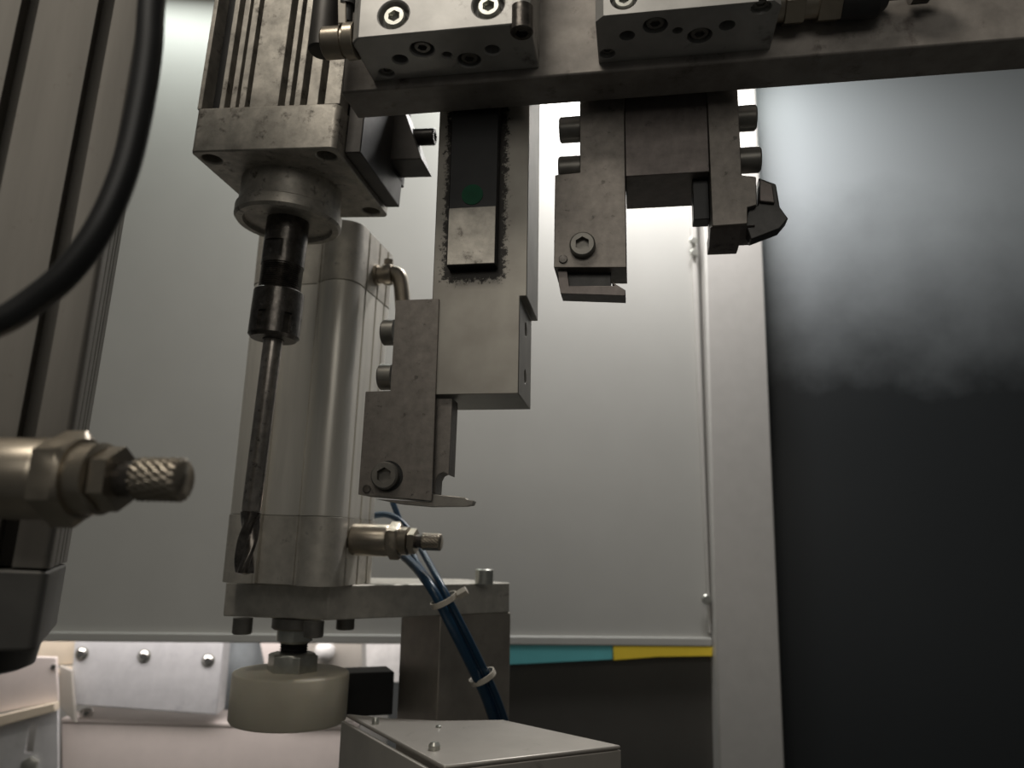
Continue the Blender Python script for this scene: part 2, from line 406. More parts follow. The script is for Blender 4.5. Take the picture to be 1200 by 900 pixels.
# elbow fitting on the left end of the first block
t = Thing('elbow_fitting', 'brass push-in elbow fitting with dark tube beside mounting block', 'fitting', M, (*M.pv(397, 60, -22)[:1], -22, M.pv(397, 60, -22)[1]))
u, w_ = M.pv(416, 48, -20); u0 = M.pv(380, 50, -20)[0]
g = G(); g.rings((u0, -20, w_), (1, 0, 0), [(0, 5.4), (0.6, 6.2), (8, 6.2), (8, 5.4), (9.5, 5.4), (9.5, 7), (u - u0 + 0.8, 7)], 24); t.part('body', g, 'nickel_brass', bevel=0.2)
uv, wv = M.pv(374, 62, -18)
g = G(); g.cyl((uv + 1, -18, wv), (0.03, 0, 1), 5.4, 30, 24, 0.8); bd = t.part('socket', g, 'dark_bracket')
g = G(); g.cyl((uv + 1.5, -18, wv + 16), (0.04, 0, 1), 4.0, 50, 20); t.part('tube', g, 'black_rubber', bd)
g = G(); a = M.pv(396, 27, -25); b = M.pv(405, 27, -25); c = M.pv(405, -40, -25); d = M.pv(395, -40, -25)
g.prism([a, b, c, d], 'v', -25, -23.5); t.part('tab', g, 'tie_white', bevel=0.3, label='pale plastic tab')
g = G(); a = M.pv(413, 8, -22); a = (ul1 - 4.0, a[1]); g.cyl((a[0], -22, a[1] - 7), (0, 0, 1), 2.2, 8, 16); g.cyl((a[0], -22, a[1]), (0, 0, 1), 3.6, 18, 18); t.part('plug', g, 'black_plastic')

# damper to the right of the second block
uu, ww = M.pv(912, 8, -8); uu = max(uu, ur2 + 4.2); t = Thing('damper', 'black damper with brass nut lying along the crossbar', 'damper', M, (uu, -8, ww - 7))
u1 = M.pv(984, 5, -8)[0]; u2 = M.pv(1040, 3, -8)[0]; u3 = M.pv(1072, 0, -8)[0]; u4 = M.pv(1112, 0, -8)[0]; wz = ww + 1.0
L_ = u1 - uu
g = G(); g.rings((uu - 4, -8, wz), (1, 0, 0), [(0, 6.5), (4, 6.5), (4, hexr(7.2)), (L_ * 0.35 + 4, hexr(7.2)), (L_ * 0.35 + 4, 6.2), (L_ * .6 + 4, 6.2), (L_ * .6 + 4, hexr(7.2)), (L_ + 4, hexr(7.2))], 24); t.part('nut', g, 'nickel_brass', bevel=0.2)
g = G(); g.rings((u1, -8, wz), (1, 0, 0), [(0, 7.4), (1, 7.8), (13, 7.8), (u2 - u1 - 2, 6.6), (u2 - u1, 4.5)], 24); t.part('body', g, 'black_plastic')
g = G(); g.rings((u2 - 1, -8, wz + 1), (1, 0, 0), [(0, 3), (u3 - u2, 3), (u3 - u2, 5), (u3 - u2 + 6, 5), (u3 - u2 + 6, 3.4), (u4 - u2, 3.4), (u4 - u2 + 1, 2.6)], 20); t.part('plunger', g, 'worn_black')

# ---- centre tool slide
V0 = BT + 6.5
bL = M.pv(512, 140, V0); topz = 40
uL = M.pv(506.5, 350, V0)[0]; uR = M.pv(617.5, 340, V0)[0]; uRlow = M.pv(608.5, 400, V0)[0]
zb = M.pv(560, 462, V0)[1]; zs = M.pv(613, 347, V0)[1]
TH = 36.0
t = Thing('tool_slide', 'flat steel tool slide with greasy, shadow-tinted black guide carriage and green dot', 'slide', M, ((uL + uR) / 2, V0, zb))
g = G(); g.prism([(uL, zb), (uRlow, zb), (uRlow, zs), (uR, zs), (uR, topz), (uL, topz)], 'v', V0, V0 + TH)
cut = G()
for (x, y) in ((615.5, 385), (614.5, 440)):
    vv, wv = M.pu(x, y, uRlow); cut.cyl((uRlow + 1, V0 + TH * 0.5, wv), (-1, 0, 0), 3.0, 12, 24)
t.part('slide_bar', g, 'slide_plate', bevel=0.35, cut=cut)
cl = M.pv(523, 312, BT + 0.8); cr_ = M.pv(580.5, 309, BT + 0.8)
ccx, cz0 = (cl[0] + cr_[0]) / 2, cl[1]
grease((ccx - t.base[0]) * MM, (cz0 + 38 - t.base[2]) * MM, (cr_[0] - cl[0]) / 2 * MM, 0.040, 0.0065)
g = G(); g.box(cl[0], cr_[0], BT + 0.8, V0 + 1, cz0, topz); cut = G()
car = t.part('carriage', g, 'thread_black', bevel=0.4, label='black guide carriage with bar shadow in its colour, scraped bare at its lower end')  # the crossbar's shadow is put into this flat black as well
cs_top = M.pv(550, 243, BT + 0.5)[1]
g = G(); g.box(cl[0] + 0.3, cr_[0] - 0.3, BT + 0.35, BT + 1.2, cz0 + 0.4, cs_top); t.part('wear_pad', g, 'alu_grimy', bevel=0.2)
q = M.pv(553.5, 228, BT + 0.6); g = G(); g.cyl((q[0], BT + 0.85, q[1]), (0, -1, 0), 4.6, 0.4, 32); t.part('green_dot', g, 'green_dot', car)

def tool_bolts(t, rows, u, v, side, r=4.3):
    for (x, y) in rows:
        wv = M.pu(x, y, u)[1] if False else M.pv(x, y, v)[1]
        uo = M.pv(x, y, v)[0]; h = abs(uo - u)
        g = G(); g.socket((u, v, wv), (side, 0, 0), r, h); t.part('bolt', g, 'bolt_grey')

# ---- grooving tool holder on the slide's left flank
VH = V0 - 1.5
t = Thing('grooving_tool_holder', 'dark steel grooving tool holder with thin blade tip bolted to the slide', 'tool holder', M, (*M.pv(465, 583, VH)[:1], VH, M.pv(465, 583, VH)[1]))
pts = [M.pv(*p, VH) for p in ((464, 352), (514.2, 350), (505.5, 586.5), (419.8, 579.5), (428.5, 459), (457.5, 458))]
u_r = uL - 0.02
pts[1] = (min(pts[1][0], 1e9), pts[1][1])
g = G(); g.prism(pts, 'v', VH, V0 - 0.1); g2 = [p for p in pts]
g2[1] = (u_r, pts[1][1]); g2[2] = (pts[2][0], pts[2][1])
g.prism([g2[0], g2[1], (min(u_r, pts[2][0] + 0.0), pts[2][1]), g2[3], g2[4], g2[5]], 'v', V0 - 0.1, VH + 16)
hb = t.part('body', g, 'tool_steel', bevel=0.25)
# clamp jaw seen behind the front plate, with its hooked foot
VJ = VH + 4.5
pts = [M.pv(*p, VJ) for p in ((500, 467), (530, 467), (526, 557), (520, 553), (514, 556), (511, 562), (510, 578), (500, 578))]
zt = min(pts[0][1], zb - 0.15); pts[0] = (pts[0][0], zt); pts[1] = (pts[1][0], zt)
g = G(); g.prism(pts, 'v', VJ, VH + 15); t.part('clamp_jaw', g, 'tool_steel', bevel=0.25)
pts = [M.pv(*p, VH + 3) for p in ((441, 585), (505, 588.5), (505, 579), (545, 583), (548, 585.5), (556, 587), (554, 592), (545, 593.5), (505, 594), (470, 591))]
g = G(); g.prism(pts, 'v', VH + 2, VH + 7); bl = t.part('blade', g, 'blade_steel', bevel=0.2, label='thin bright blade with cutting tip')
q = M.pv(453, 558, VH); g = G(); g.socket((q[0], VH + 0.5, q[1]), (0, -1, 0), 5.6, 4.2); t.part('screw', g, 'bolt_grey')
g = G(); g.rings((q[0] + 0.6, VH + 0.02, q[1]), (0, -1, 0), [(0, 6.2), (0.4, 6.2)], 28); t.part('washer_or_shadow', g, 'thread_black')  # thin black disc set off-centre as the screw's painted shadow
q = M.pv(430, 573, VH); g = G(); g.cyl((q[0], VH + 0.1, q[1]), (0, -1, 0), 1.7, 0.8, 20, 0.2); t.part('pin', g, 'worn_black')
tool_bolts(t, ((449, 390), (445, 442)), M.pv(462, 400, VH + 9)[0] + 0.4, VH + 9, -1, 5.6)

# ---- right hand tool head: centre block between two holders
VR = BT + 6.0
bl_ = M.pv(734, 207, VR); br_ = M.pv(830, 203, VR)
t = Thing('tool_block', 'dark square tool block hanging under the crossbar between two holders', 'block', M, ((bl_[0] + br_[0]) / 2, VR, bl_[1]))
u0, u1 = M.pv(732.5, 180, VR)[0], M.pv(831, 180, VR)[0]
g = G(); g.prism([(u0, bl_[1]), (u1, bl_[1]), (u1, topz), (u0, topz)], 'v', VR, VR + 32)
t.part('body', g, 'tool_steel_dark', bevel=0.4)
ub = M.pv(813, 225, VR + 1)[0]; zb2 = M.pv(822, 251, VR + 1)[1]
g = G(); g.box(ub, u1 - 0.1, VR + 6, VR + 14, zb2, bl_[1] - 0.05); t.part('stop_key', g, 'thread_black', bevel=0.3)

VL = VR - 1.0
t = Thing('grooving_tool_holder', 'dark tool holder with hex screw and undercut foot on the tool block', 'tool holder', M, (*M.pv(691, 345, VL)[:1], VL, M.pv(691, 345, VL)[1]))
pts = [M.pv(*p, VL) for p in ((679, 202), (650.3, 205), (649, 313.5), (732.3, 313.5), (732, 203))]
ul_sh = M.pv(679.5, 170, VL)[0]
g = G(); g.prism([(ul_sh, topz - 4), (ul_sh, pts[0][1]), (pts[1][0], pts[1][1]), pts[2], (u0 - 0.05, pts[3][1]), (u0 - 0.05, topz - 4)], 'v', VL, VL + 20)
t.part('body', g, 'tool_steel', bevel=0.3)
pts = [M.pv(*p, VL + 3) for p in ((656, 316), (666, 316), (666, 331), (718, 331), (717, 318), (719.5, 331), (733, 338), (733, 346.5), (656, 344), (655, 335))]
pts = [M.pv(*p, VL + 3) for p in ((653, 312), (664, 312), (667, 335), (720, 335), (717, 330), (733, 340), (733, 346.5), (657, 344), (655, 334))]
g = G(); g.prism(pts, 'v', VL + 3, VL + 13); t.part('foot', g, 'tool_steel_dark', bevel=0.2)
a = M.pv(664, 312, VL + 6); b = M.pv(716, 338, VL + 6); g = G(); g.box(a[0], b[0], VL + 6, VL + 11, b[1], a[1]); t.part('insert', g, 'insert_black', bevel=0.2)
q = M.pv(683, 289, VL); g = G(); g.socket((q[0], VL + 0.5, q[1]), (0, -1, 0), 5.3, 4.0); t.part('screw', g, 'bolt_grey')
q = M.pv(660, 304, VL); g = G(); g.cyl((q[0], VL + 0.1, q[1]), (0, -1, 0), 1.8, 0.8, 20, 0.2); t.part('pin', g, 'worn_black')
tool_bolts(t, ((656, 153), (655, 199)), ul_sh + 0.4, VL + 8, -1, 5.6)

VQ = VR - 1.0
t = Thing('turning_tool_holder', 'dark turning tool holder with pointed black insert beside the door', 'tool holder', M, (*M.pv(850, 294, VQ)[:1], VQ, M.pv(850, 294, VQ)[1]))
ur_sh = M.pv(867, 160, VQ)[0]
pts = [M.pv(*p, VQ) for p in ((870, 205), (886, 207), (887, 240), (876, 243), (876, 262), (833.5, 265))]
g = G(); g.prism([(u1 + 0.05, topz - 4), (ur_sh, topz - 4), (ur_sh, pts[0][1])] + pts[1:5] + [(u1 + 0.05, pts[5][1])], 'v', VQ, VQ + 18)
t.part('body', g, 'tool_steel', bevel=0.3)
# tapering foot: same face below, running back
a = [M.pv(*p, VQ) for p in ((834, 263), (876, 261))]; 
fp = [(u1 + 0.05, pts[5][1] + 0.2), (pts[4][0], pts[5][1] + 0.2)]
z_f = M.pv(848, 292, VQ + 12)[1]
g = G(); g.prism([(VQ + 1.5, pts[5][1] + 0.3), (VQ + 18, pts[5][1] + 0.3), (VQ + 18, z_f), (VQ + 10, z_f)], 'u', u1 - 0.6, M.pv(866, 292, VQ + 10)[0])
g.prism([(VQ + 1.5, pts[5][1] + 0.3), (VQ + 18, pts[5][1] + 0.3), (VQ + 18, z_f + 3.6), (VQ + 8, z_f + 3.6)], 'u', M.pv(866, 292, VQ + 10)[0], M.pv(882, 282, VQ + 10)[0])
t.part('foot', g, 'tool_steel_dark', bevel=0.2)
p1 = [M.pv(*p, VQ + 3) for p in ((889, 208), (909.5, 215.5), (914, 242), (924, 256), (914, 268), (880, 281), (873, 262), (877, 244), (888, 240))]
g = G(); g.prism(p1, 'v', VQ + 3, VQ + 10); t.part('insert', g, 'insert_black', bevel=0.5)
p1 = [M.pv(*p, VQ + 1.5) for p in ((890, 210), (905, 216), (908, 238), (890, 236))]
g = G(); g.prism(p1, 'v', VQ + 1.2, VQ + 3.1); t.part('clamp', g, 'tool_steel_dark', bevel=0.4)
tool_bolts(t, ((886, 138), (891, 187)), ur_sh - 0.4, VQ + 8, 1, 5.4)

# ================================================================== DRILL SPINDLE
S = Fr(atZ(222, 178, 177), -9.7, 2.6)
WS = S.pw(386, 165, 0)[0]; DS = S.pw(441, 255, 0)[1]
hp = S.pv(232, 127, 0)[1]
ax_u, ax_v = WS * 0.5, S.pw(333, 218, 0)[1]
ax_u = S.pw(337, 215, 0)[0]; ax_v = 39.0
t = Thing('drill_spindle', 'grimy finned drill spindle with collet chuck holding a long thin cutter', 'spindle', S, (ax_u, ax_v, 0))
def rrect(x0, x1, y0, y1, r, n=5):
    o = []
    for (cx, cy, a0) in ((x1 - r, y1 - r, 0), (x0 + r, y1 - r, 90), (x0 + r, y0 + r, 180), (x1 - r, y0 + r, 270)):
        for k in range(n + 1):
            a = R_(a0 + 90 * k / n); o.append((cx + r * math.cos(a), cy + r * math.sin(a)))
    return o
g = G(); g.prism(rrect(0, WS, 0, DS, 3), 'w', 0, hp); cut = G()
for (x, y) in ((7, 7.5), (WS - 7, 7.5), (WS - 7, DS - 8), (7, DS - 8)): cut.cyl((x, y, -1), (0, 0, 1), 4.6, 13, 24)
t.part('end_plate', g, 'alu_grimy', bevel=0.7, cut=cut)
# finned housing
H1 = 150
g = G(); g.box(1.5, WS - 1.5, 9, DS - 1.5, hp - 0.1, H1); t.part('housing', g, 'thread_black')
def fin(a, b, v0, v1): 
    g = G(); g.box(a, b, v0, v1, hp - 0.05, H1); t.part('fin', g, 'alu_grimy', bevel=0.3)
k = WS / 450.0
for (a, b, v) in ((0, 14, 0.6), (68, 84, 1.2), (98, 116, 2.2), (130, 150, 1.2), (166, 256, 0.8), (272, 288, 2.0), (304, 324, 1.2), (344, 378, 1.2), (400, 448, 0.6)):
    fin(a * k, b * k, v, 10)
for v in (14, 26, 38, 50, 62):
    g = G(); g.box(-0.2, 2, v, v + 5, hp - 0.05, H1); t.part('fin', g, 'alu_grimy', bevel=0.3)
# boss with lip
rb = 24.8
g = G(); g.rings((ax_u, ax_v, 0.5), (0, 0, -1), [(0, rb * 0.99), (13.5, rb), (14.3, rb + 1.2), (19, rb + 1.2), (20.5, rb), (20.5, rb - 3), (18.5, rb - 3.6), (18.5, 8)], 56); t.part('boss', g, 'alu_grimy', ang=28)
# chuck
def wz_at(x, y): return S.hit(x, y, 1, ax_v).z
z1 = -16; z2 = wz_at(330, 313); z3 = wz_at(327, 342); z4 = wz_at(320, 398); z5 = wz_at(290, 672)
rs = 10.4
def flat(th):
    return min(rs, 9.0 / max(0.01, abs(math.cos(th - 1.75)))) if math.cos(th - 1.75) > 0 else rs
za, zb_ = wz_at(333, 288), wz_at(331, 308)
g = G(); g.rings((ax_u, ax_v, z1), (0, 0, -1), [(0, rs), (z1 - za, rs), (z1 - za, flat), (z1 - zb_, flat), (z1 - zb_, rs), (z1 - z2, rs), (z1 - z2, rs - .8), (z1 - z2 + 0.6, rs - .8)], 48); sh = t.part('chuck_shaft', g, 'worn_black')
pr = []; zz = 0.0; Lt = z2 - z3 + 1
while zz < Lt: pr += [(zz, 10.1), (zz + 0.5, 9.4), (zz + 1.0, 10.1)]; zz += 1.0
g = G(); g.rings((ax_u, ax_v, z2), (0, 0, -1), pr, 32); t.part('thread', g, 'worn_black', sh)
Rn = 12.2; Ln = z3 - z4
g = G(); g.rings((ax_u, ax_v, z3), (0, 0, -1), [(0, Rn - 1.2), (0.8, Rn - 0.2), (Ln * 0.55, Rn), (Ln - 1.6, Rn), (Ln, Rn - 1.5), (Ln, 5.2), (Ln - 2, 4.2)], 48); cut = G()
for i in range(6):
    a = R_(i * 60 - 96); c_, s_ = math.cos(a), math.sin(a)
    p = (ax_u + c_ * (Rn - 1.4), ax_v + s_ * (Rn - 1.4))
    q = [(p[0] - s_ * 2 + c_ * 3, p[1] + c_ * 2 + s_ * 3), (p[0] + s_ * 2 + c_ * 3, p[1] - c_ * 2 + s_ * 3), (p[0] + s_ * 2, p[1] - c_ * 2), (p[0] - s_ * 2, p[1] + c_ * 2)]
    cut.prism(q, 'w', z4 + 2.2, z4 + Ln * 0.48)
nut = t.part('collet_nut', g, 'worn_black', cut=cut)
g = G(); g.rings((ax_u, ax_v, z4 + 2.2), (0, 0, -1), [(0, 5.0), (2.4, 4.6)], 24); t.part('collet', g, 'black_oxide', nut)
# long plain shank with a short fluted cutting end
rd = 4.6; d0 = z4 + 1; Ld = d0 - z5; z6 = wz_at(302, 600); Ls = d0 - z6; N = 40
def flute_r(tw, depth):
    def f(th):
        x = abs(((th - tw) % (math.pi * 2 / 3)) / (math.pi / 3) - 1)     # three flutes
        return rd * (1.03 - depth * max(0.0, 1 - x * 1.25) ** 0.7)
    return f
g = G(); g.rings((ax_u, ax_v, d0), (0, 0, -1), [(0, rd), (Ls - 1, rd * 0.97), (Ls, rd * 0.9)], 40)
ml = t.part('long_cutter', g, 'drill_steel', ang=40, label='long plain steel shank with a fluted end')
prof = [(0, rd * 0.88)]
for i in range(N + 1):
    q_ = i / N; prof.append((0.3 + q_ * (Ld - Ls - 0.5), flute_r(0.9 + q_ * 2.6, 0.46 * min(1, q_ * 4 + 0.1))))
prof.append((Ld - Ls + 0.6, lambda th: rd * 0.35))
g = G(); g.rings((ax_u, ax_v, z6), (0, 0, -1), prof, 60); t.part('fluted_end', g, 'flute_steel', ml, ang=35)
# mounting plates behind the spindle
q = [S.hit(x, y, 0, WS + 0.3) for (x, y) in ((400, 150), (440, 190))]
g = G(); g.box(WS + 0.2, WS + 8, 10, DS - 6, 3, 100); t.part('side_plate', g, 'dark_bracket', bevel=0.5)
vB = DS - 24
a = S.pv(400, 199, vB); b = S.pv(450, 199, vB)
g = G(); g.box(WS + 8, b[0], vB, vB + 22, a[1], 90); t.part('bracket', g, 'dark_bracket', bevel=0.5)
a = S.pv(440, 186, vB + 3); b = S.pv(495, 140, vB + 3)
g = G(); g.prism([S.pv(436, 188, vB - 3), S.pv(494, 186, vB - 3), S.pv(478, 141, vB - 3), S.pv(470, 118, vB - 3), S.pv(436, 118, vB - 3)], 'v', vB - 3, vB + 17); t.part('bracket_arm', g, 'dark_bracket', bevel=0.4)
a = S.pv(485, 161, vB + 8); b = S.pv(510, 160, vB + 8)
g = G(); g.socket((a[0], vB + 8, a[1]), (1, 0, 0), 4.4, b[0] - a[0]); t.part('bolt', g, 'black_oxide')

# ================================================================== PNEUMATIC CYLINDERS
def profile(h, front_slots=False):
    """outline of the extruded barrel, half width h: round corner columns, hollow faces between them; slots on the right face"""
    r = h * (0.06 if front_slots else 0.36); c = h - r; e = c - r * math.sin(R_(45)); dd = c + r * math.cos(R_(45))
    hollow = [(-e + 0.02, dd - 0.4), (-e + 1.6, dd - 0.4), (-e + 1.6, dd - 3.6), (e - 3.4, dd - 3.6), (e - 3.4, dd - 0.4), (e - 2.2, dd - 0.4), (e - 2.2, dd - 1.4), (e - 1.2, dd - 1.4), (e - 1.2, dd - 0.2), (e - 0.02, dd - 0.2)]
    def slots(cs, hw, dp):
        o = []
        for q in cs: o += [(q - hw, h - 0.3), (q - hw, h - dp), (q + hw, h - dp), (q + hw, h - 0.3)]
        return o
    fr_ = slots((-h * 0.62, h * 0.12, h * 0.68), 2.1, 11) if front_slots else hollow
    rt = slots((-h * 0.40, 0.10 * h, h * 0.5), 1.2, 4.5)
    plain = [(-h * 0.5, h), (h * 0.5, h)]
    faces = [('f', fr_, 0 if front_slots else 1), ('r', rt, 0), ('b', plain if front_slots else hollow, 0 if front_slots else 1), ('l', plain if front_slots else hollow, 0 if front_slots else 1)]
    out = []
    for i, (nm, fc, hol) in enumerate(faces):
        def put(s, d): return {'f': (s, -d), 'r': (d, s), 'b': (-s, d), 'l': (-d, -s)}[nm]
        out += [put(s, d) for s, d in fc]
        a0 = -135 if hol else -90; a1 = 45 if faces[(i + 1) % 4][2] else 0
        rot = 90 * i; ca, sa = math.cos(R_(rot)), math.sin(R_(rot)); n = max(6, (a1 - a0) // 12)
        for k in range(n + 1):
            a = R_(a0 + (a1 - a0) * k / n); x, y = c + r * math.cos(a), -c + r * math.sin(a)
            out.append((x * ca - y * sa, x * sa + y * ca))
    return out
def capline(h):
    return rrect(-h, h, -h, h, h * 0.07, 4)

def flow_valve(t, p, d, name='flow_valve', k=1.0):
    """one-way flow valve: turned body, hex nuts, knurled adjusting knob"""
    p = Vector(p); d = Vector(d).normalized()
    def at(s): return p + d * (s * k)
    g = G(); g.rings(p, d, [(-3 * k, 8.6 * k), (0, 8.6 * k), (1, 9.4 * k), (22 * k, 9.4 * k), (23 * k, 8.8 * k)], 32); body = t.part(name, g, 'nickel_brass')
    g = G(); g.rings(at(23.6), d, [(0, hexr(9.6 * k)), (5.4 * k, hexr(9.6 * k)), (6.4 * k, 9.2 * k)], 24); t.part('hex_nut', g, 'nickel_brass', body)
    g = G(); g.rings(at(30), d, [(0, 8.2 * k), (4.5 * k, 8.2 * k), (5 * k, 6.6 * k)], 28); t.part('collar', g, 'nickel_brass', body)
    g = G(); g.rings(at(35.4), d, [(0, hexr(6.4 * k)), (3.8 * k, hexr(6.4 * k))], 24); t.part('lock_nut', g, 'nickel_brass', body)
    g = G(); g.rings(at(39), d, [(0, 4.0 * k), (5 * k, 4.0 * k)], 20); t.part('thread', g, 'worn_black', body)
    pr = []
    for i in range(13):
        off = i * 0.22
        pr.append(((i * 0.85 + 0.0) * k, (lambda o: (lambda th: k * (4.7 + 0.42 * math.cos(18 * (th + o)))))(off)))
    g = G(); g.rings(at(43.6), d, [(-0.4 * k, 4.2 * k)] + pr + [(10.8 * k, 4.1 * k)], 72); t.part('knurled_knob', g, 'nickel_brass', body, ang=60)
    return body

# ---- middle cylinder
K = Fr(P(333, 683, 466), -12)
hK = 35.0
def kz(y): return K.pv(330, y, -hK)[1]
zc0 = 0.0; zc1 = kz(603) ; zc2 = kz(330); zc3 = kz(262)
K_u = K.pv(381, 640, -hK)[0] - hK * 0.9
# recentre so that the near corner falls where the photograph has it
K = Fr(K.world((K_u, 0, 0)), -12, 0.9)
t = Thing('pneumatic_cylinder', 'aluminium profile pneumatic cylinder standing on plate behind the long cutter', 'cylinder', K, (0, 0, 0))
g = G(); g.prism(profile(hK), 'w', zc1, zc2); t.part('barrel', g, 'alu_profile', ang=30)
g = G(); g.prism(profile(hK + 0.4), 'w', 0.6, zc1 - 0.4); lowcap = t.part('lower_cap', g, 'alu_cast', bevel=0.5, ang=30)
g = G(); g.prism(profile(hK + 0.4), 'w', zc2 + 0.4, zc3); upcap = t.part('upper_cap', g, 'alu_cast', bevel=0.5, ang=30)
zv = K.pv(440, 631, 0)[1]
flow_valve(t, (hK, -6, K.pu(415, 632, hK)[1]), (1, 0.02, 0))
# upper elbow fitting
yv, zv = K.pu(436, 318, hK)
g = G(); g.rings((hK - 2, 0, zv), (1, 0, 0), [(0, 7), (4, 7), (4, 5.6), (8, 5.6), (8, 7), (12, 7), (13.5, 6)], 24); e = t.part('elbow_fitting', g, 'nickel_brass')
pth = smooth_path([(hK + 9, 0, zv + 1), (hK + 14, 0, zv - 0), (hK + 17, 0, zv - 5), (hK + 20, 0, zv - 24)], 6)
g = G(); g.tube(pth, 5.0); t.part('elbow', g, 'nickel_brass', e)
g = G(); g.cyl((hK + 8, 0, zv + 5), (0, 0, 1), 3, 5, 16); t.part('release_pin', g, 'nickel_brass', e)
# rod below the plate
PT = 0.0
zpl = K.pv(330, 724, -20)[1]
g = G(); g.rings((0, 0, min(zpl, -20.0)), (0, 0, -1), [(0, 14), (5.5, 14), (6.5, 13)], 36); t.part('rod_gland', g, 'bolt_grey')
def rodflat(th): 
    return min(10.5, 8.8 / max(0.01, abs(math.cos(th - 0.6))))
g = G(); g.rings((0, 0, zpl - 5), (0, 0, -1), [(0, 10.5), (2, 10.5), (2, rodflat), (9.5, rodflat), (9.5, 9.5), (11, 8.3)], 48); rod = t.part('piston_rod', g, 'zinc')
zn_top = K.pv(340, 770, -10)[1]; zn_bot = K.pv(340, 790, -10)[1]
g = G(); pr = []; zz = 0; L_ = (zpl - 15) - zn_bot - 11.6
while zz < L_: pr += [(zz, 8.2), (zz + 0.75, 7.4), (zz + 1.5, 8.2)]; zz += 1.5
g.rings((0, 0, zpl - 15), (0, 0, -1), pr, 28); t.part('rod_thread', g, 'thread_black', rod)
# ---- press pad with nut
t = Thing('press_pad', 'cream nylon disc pad with hex nut on the piston rod end', 'pad', K, (0, 0, K.pv(336, 858, -20)[1]))
zpt = zn_bot + 0.2; zpb = K.pv(336, 862, -33)[1]
g = G(); g.rings((0, 0, zpt), (0, 0, -1), [(0, 8.6), (0, 31.8), (0.4, 32.9), (1.4, 33.5), (zpt - zpb - 1.4, 33.5), (zpt - zpb, 32.4)], 72); t.part('disc', g, 'nylon', ang=50)
g = G(); g.rings((0, 0, zpt - 0.1), (0, 0, 1), [(0, hexr(12.8)), (9.0, hexr(12.8)), (10.2, 12.4), (10.2, 8.0)], 24, ref=(math.cos(R_(72)), math.sin(R_(72)), 0)); t.part('hex_nut', g, 'zinc', bevel=0.3)

# ---- mounting plate: outline in plan, near corner below the cylinder's near corner
zt_w = (K.world((0, 0, 0))).z
PL = Fr((0, 0, zt_w), 0)
hP = -(724 - 683) / FPX * 430
A = PL.pw(261, 683.5, -0.05); B = PL.pw(383, 684.5, -0.05); 
# corners taken from the lower edge of the plate
A = PL.pw(261, 722, hP); B = PL.pw(383, 727, hP); Cc = PL.pw(597, 718, hP)
dirBC = Vector((Cc[0] - B[0], Cc[1] - B[1])).normalized(); nrm = Vector((-dirBC.y, dirBC.x))
D2 = (Cc[0] + nrm.x * 60, Cc[1] + nrm.y * 60); A2 = (A[0] + 22, A[1] + 95)
t = Thing('mounting_plate', 'thick grey cast plate carrying the cylinder on the support block', 'plate', PL, (B[0], B[1], hP))
g = G(); g.prism([A, B, Cc, D2, A2], 'w', hP, -0.05); t.part('plate', g, 'alu_cast', bevel=0.8)
for (x, y, h_) in ((278, 733, 8.5), (410, 731, 8.5), (369, 736, 9.5)):
    pass
for (cu, cv) in ((-hK * .66, -hK * .60), (hK * .62, -hK * .62), (hK * .62, hK * .62)):
    wp = PL.loc(K.world((cu, cv, 0))); g = G(); g.socket((wp.x, wp.y, hP + 0.3), (0, 0, -1), 5.6, 8.8); t.part('bolt', g, 'bolt_grey')
wp = PL.pw(567, 684, 0); 
g = G(); g.socket((wp[0] , wp[1] + 4, -0.3), (0, 0, 1), 6.0, 9.5); t.part('bolt', g, 'zinc', label='bright socket bolt on the plate end')
# ---- support block under the plate
Kc = Vector(B) + dirBC * 0
# near vertical edge of the block at pixel x = 515 on the plate's right face
def on_face(x, y):
    r = ray(x, y); n = Vector((nrm.x, nrm.y, 0)); b0 = Vector((B[0], B[1], 0)); c0 = Vector((CAM.x, CAM.y, 0))
    s = (b0 - c0).dot(n) / r.dot(n); return CAM + r * s
e1 = on_face(514, 770); e2 = on_face(598, 770)
zbot = on_face(556, 842).z - zt_w - 70
back = 52
pp = [(e1.x, e1.y), (e2.x, e2.y), (e2.x + nrm.x * back, e2.y + nrm.y * back), (e1.x + nrm.x * back, e1.y + nrm.y * back)]
g = G(); g.prism(pp, 'w', zbot, hP - 0.05)
single('support_block', 'upright steel support block under the plate end beside blue hoses', 'block', g, 'post_steel', PL, (e1.x, e1.y, zbot), bevel=0.8)

# ---- sheet metal cover the block stands on
hc = -86.0
CV = Fr(atZ(520, 897, hc), 32)
c_r = CV.pw(728, 873, 0); c_b = CV.pw(404, 836, 0)
t = Thing('sheet_cover', 'folded sheet metal cover with small screws beneath the support block', 'cover', CV, (0, 0, -150))
wu = c_r[0]; dv = CV.pw(590, 842, 0)[1]
c_p = [(0, 0), c_r] + [CV.pw(*p, 0) for p in ((590, 843), (516, 844), (459, 841.5), (404, 836))]
c_p[5] = (0, c_p[5][1]); c_p[2] = (wu, c_p[2][1]) if False else c_p[2]
g = G(); g.prism(c_p, 'w', -2, -0.1); t.part('top_sheet', g, 'cover_sheet', bevel=0.8)
g = G(); g.prism([(0, 0), c_r, (c_r[0], c_r[1] + 2), (0, 2)], 'w', -150, -2.1); t.part('front_sheet', g, 'cover_sheet', bevel=0.5)
g = G(); g.box(-2.4, -0.2, 0.5, c_b[1], -150, -3.5); t.part('side_sheet', g, 'cover_side', bevel=0.4)
g = G(); g.prism([(wu - 2, c_r[1] + 2.1), (wu, c_r[1] + 2.1), c_p[2], (c_p[2][0] - 2, c_p[2][1] - 2)], 'w', -150, -2.1); t.part('end_sheet', g, 'cover_sheet', bevel=0.4)
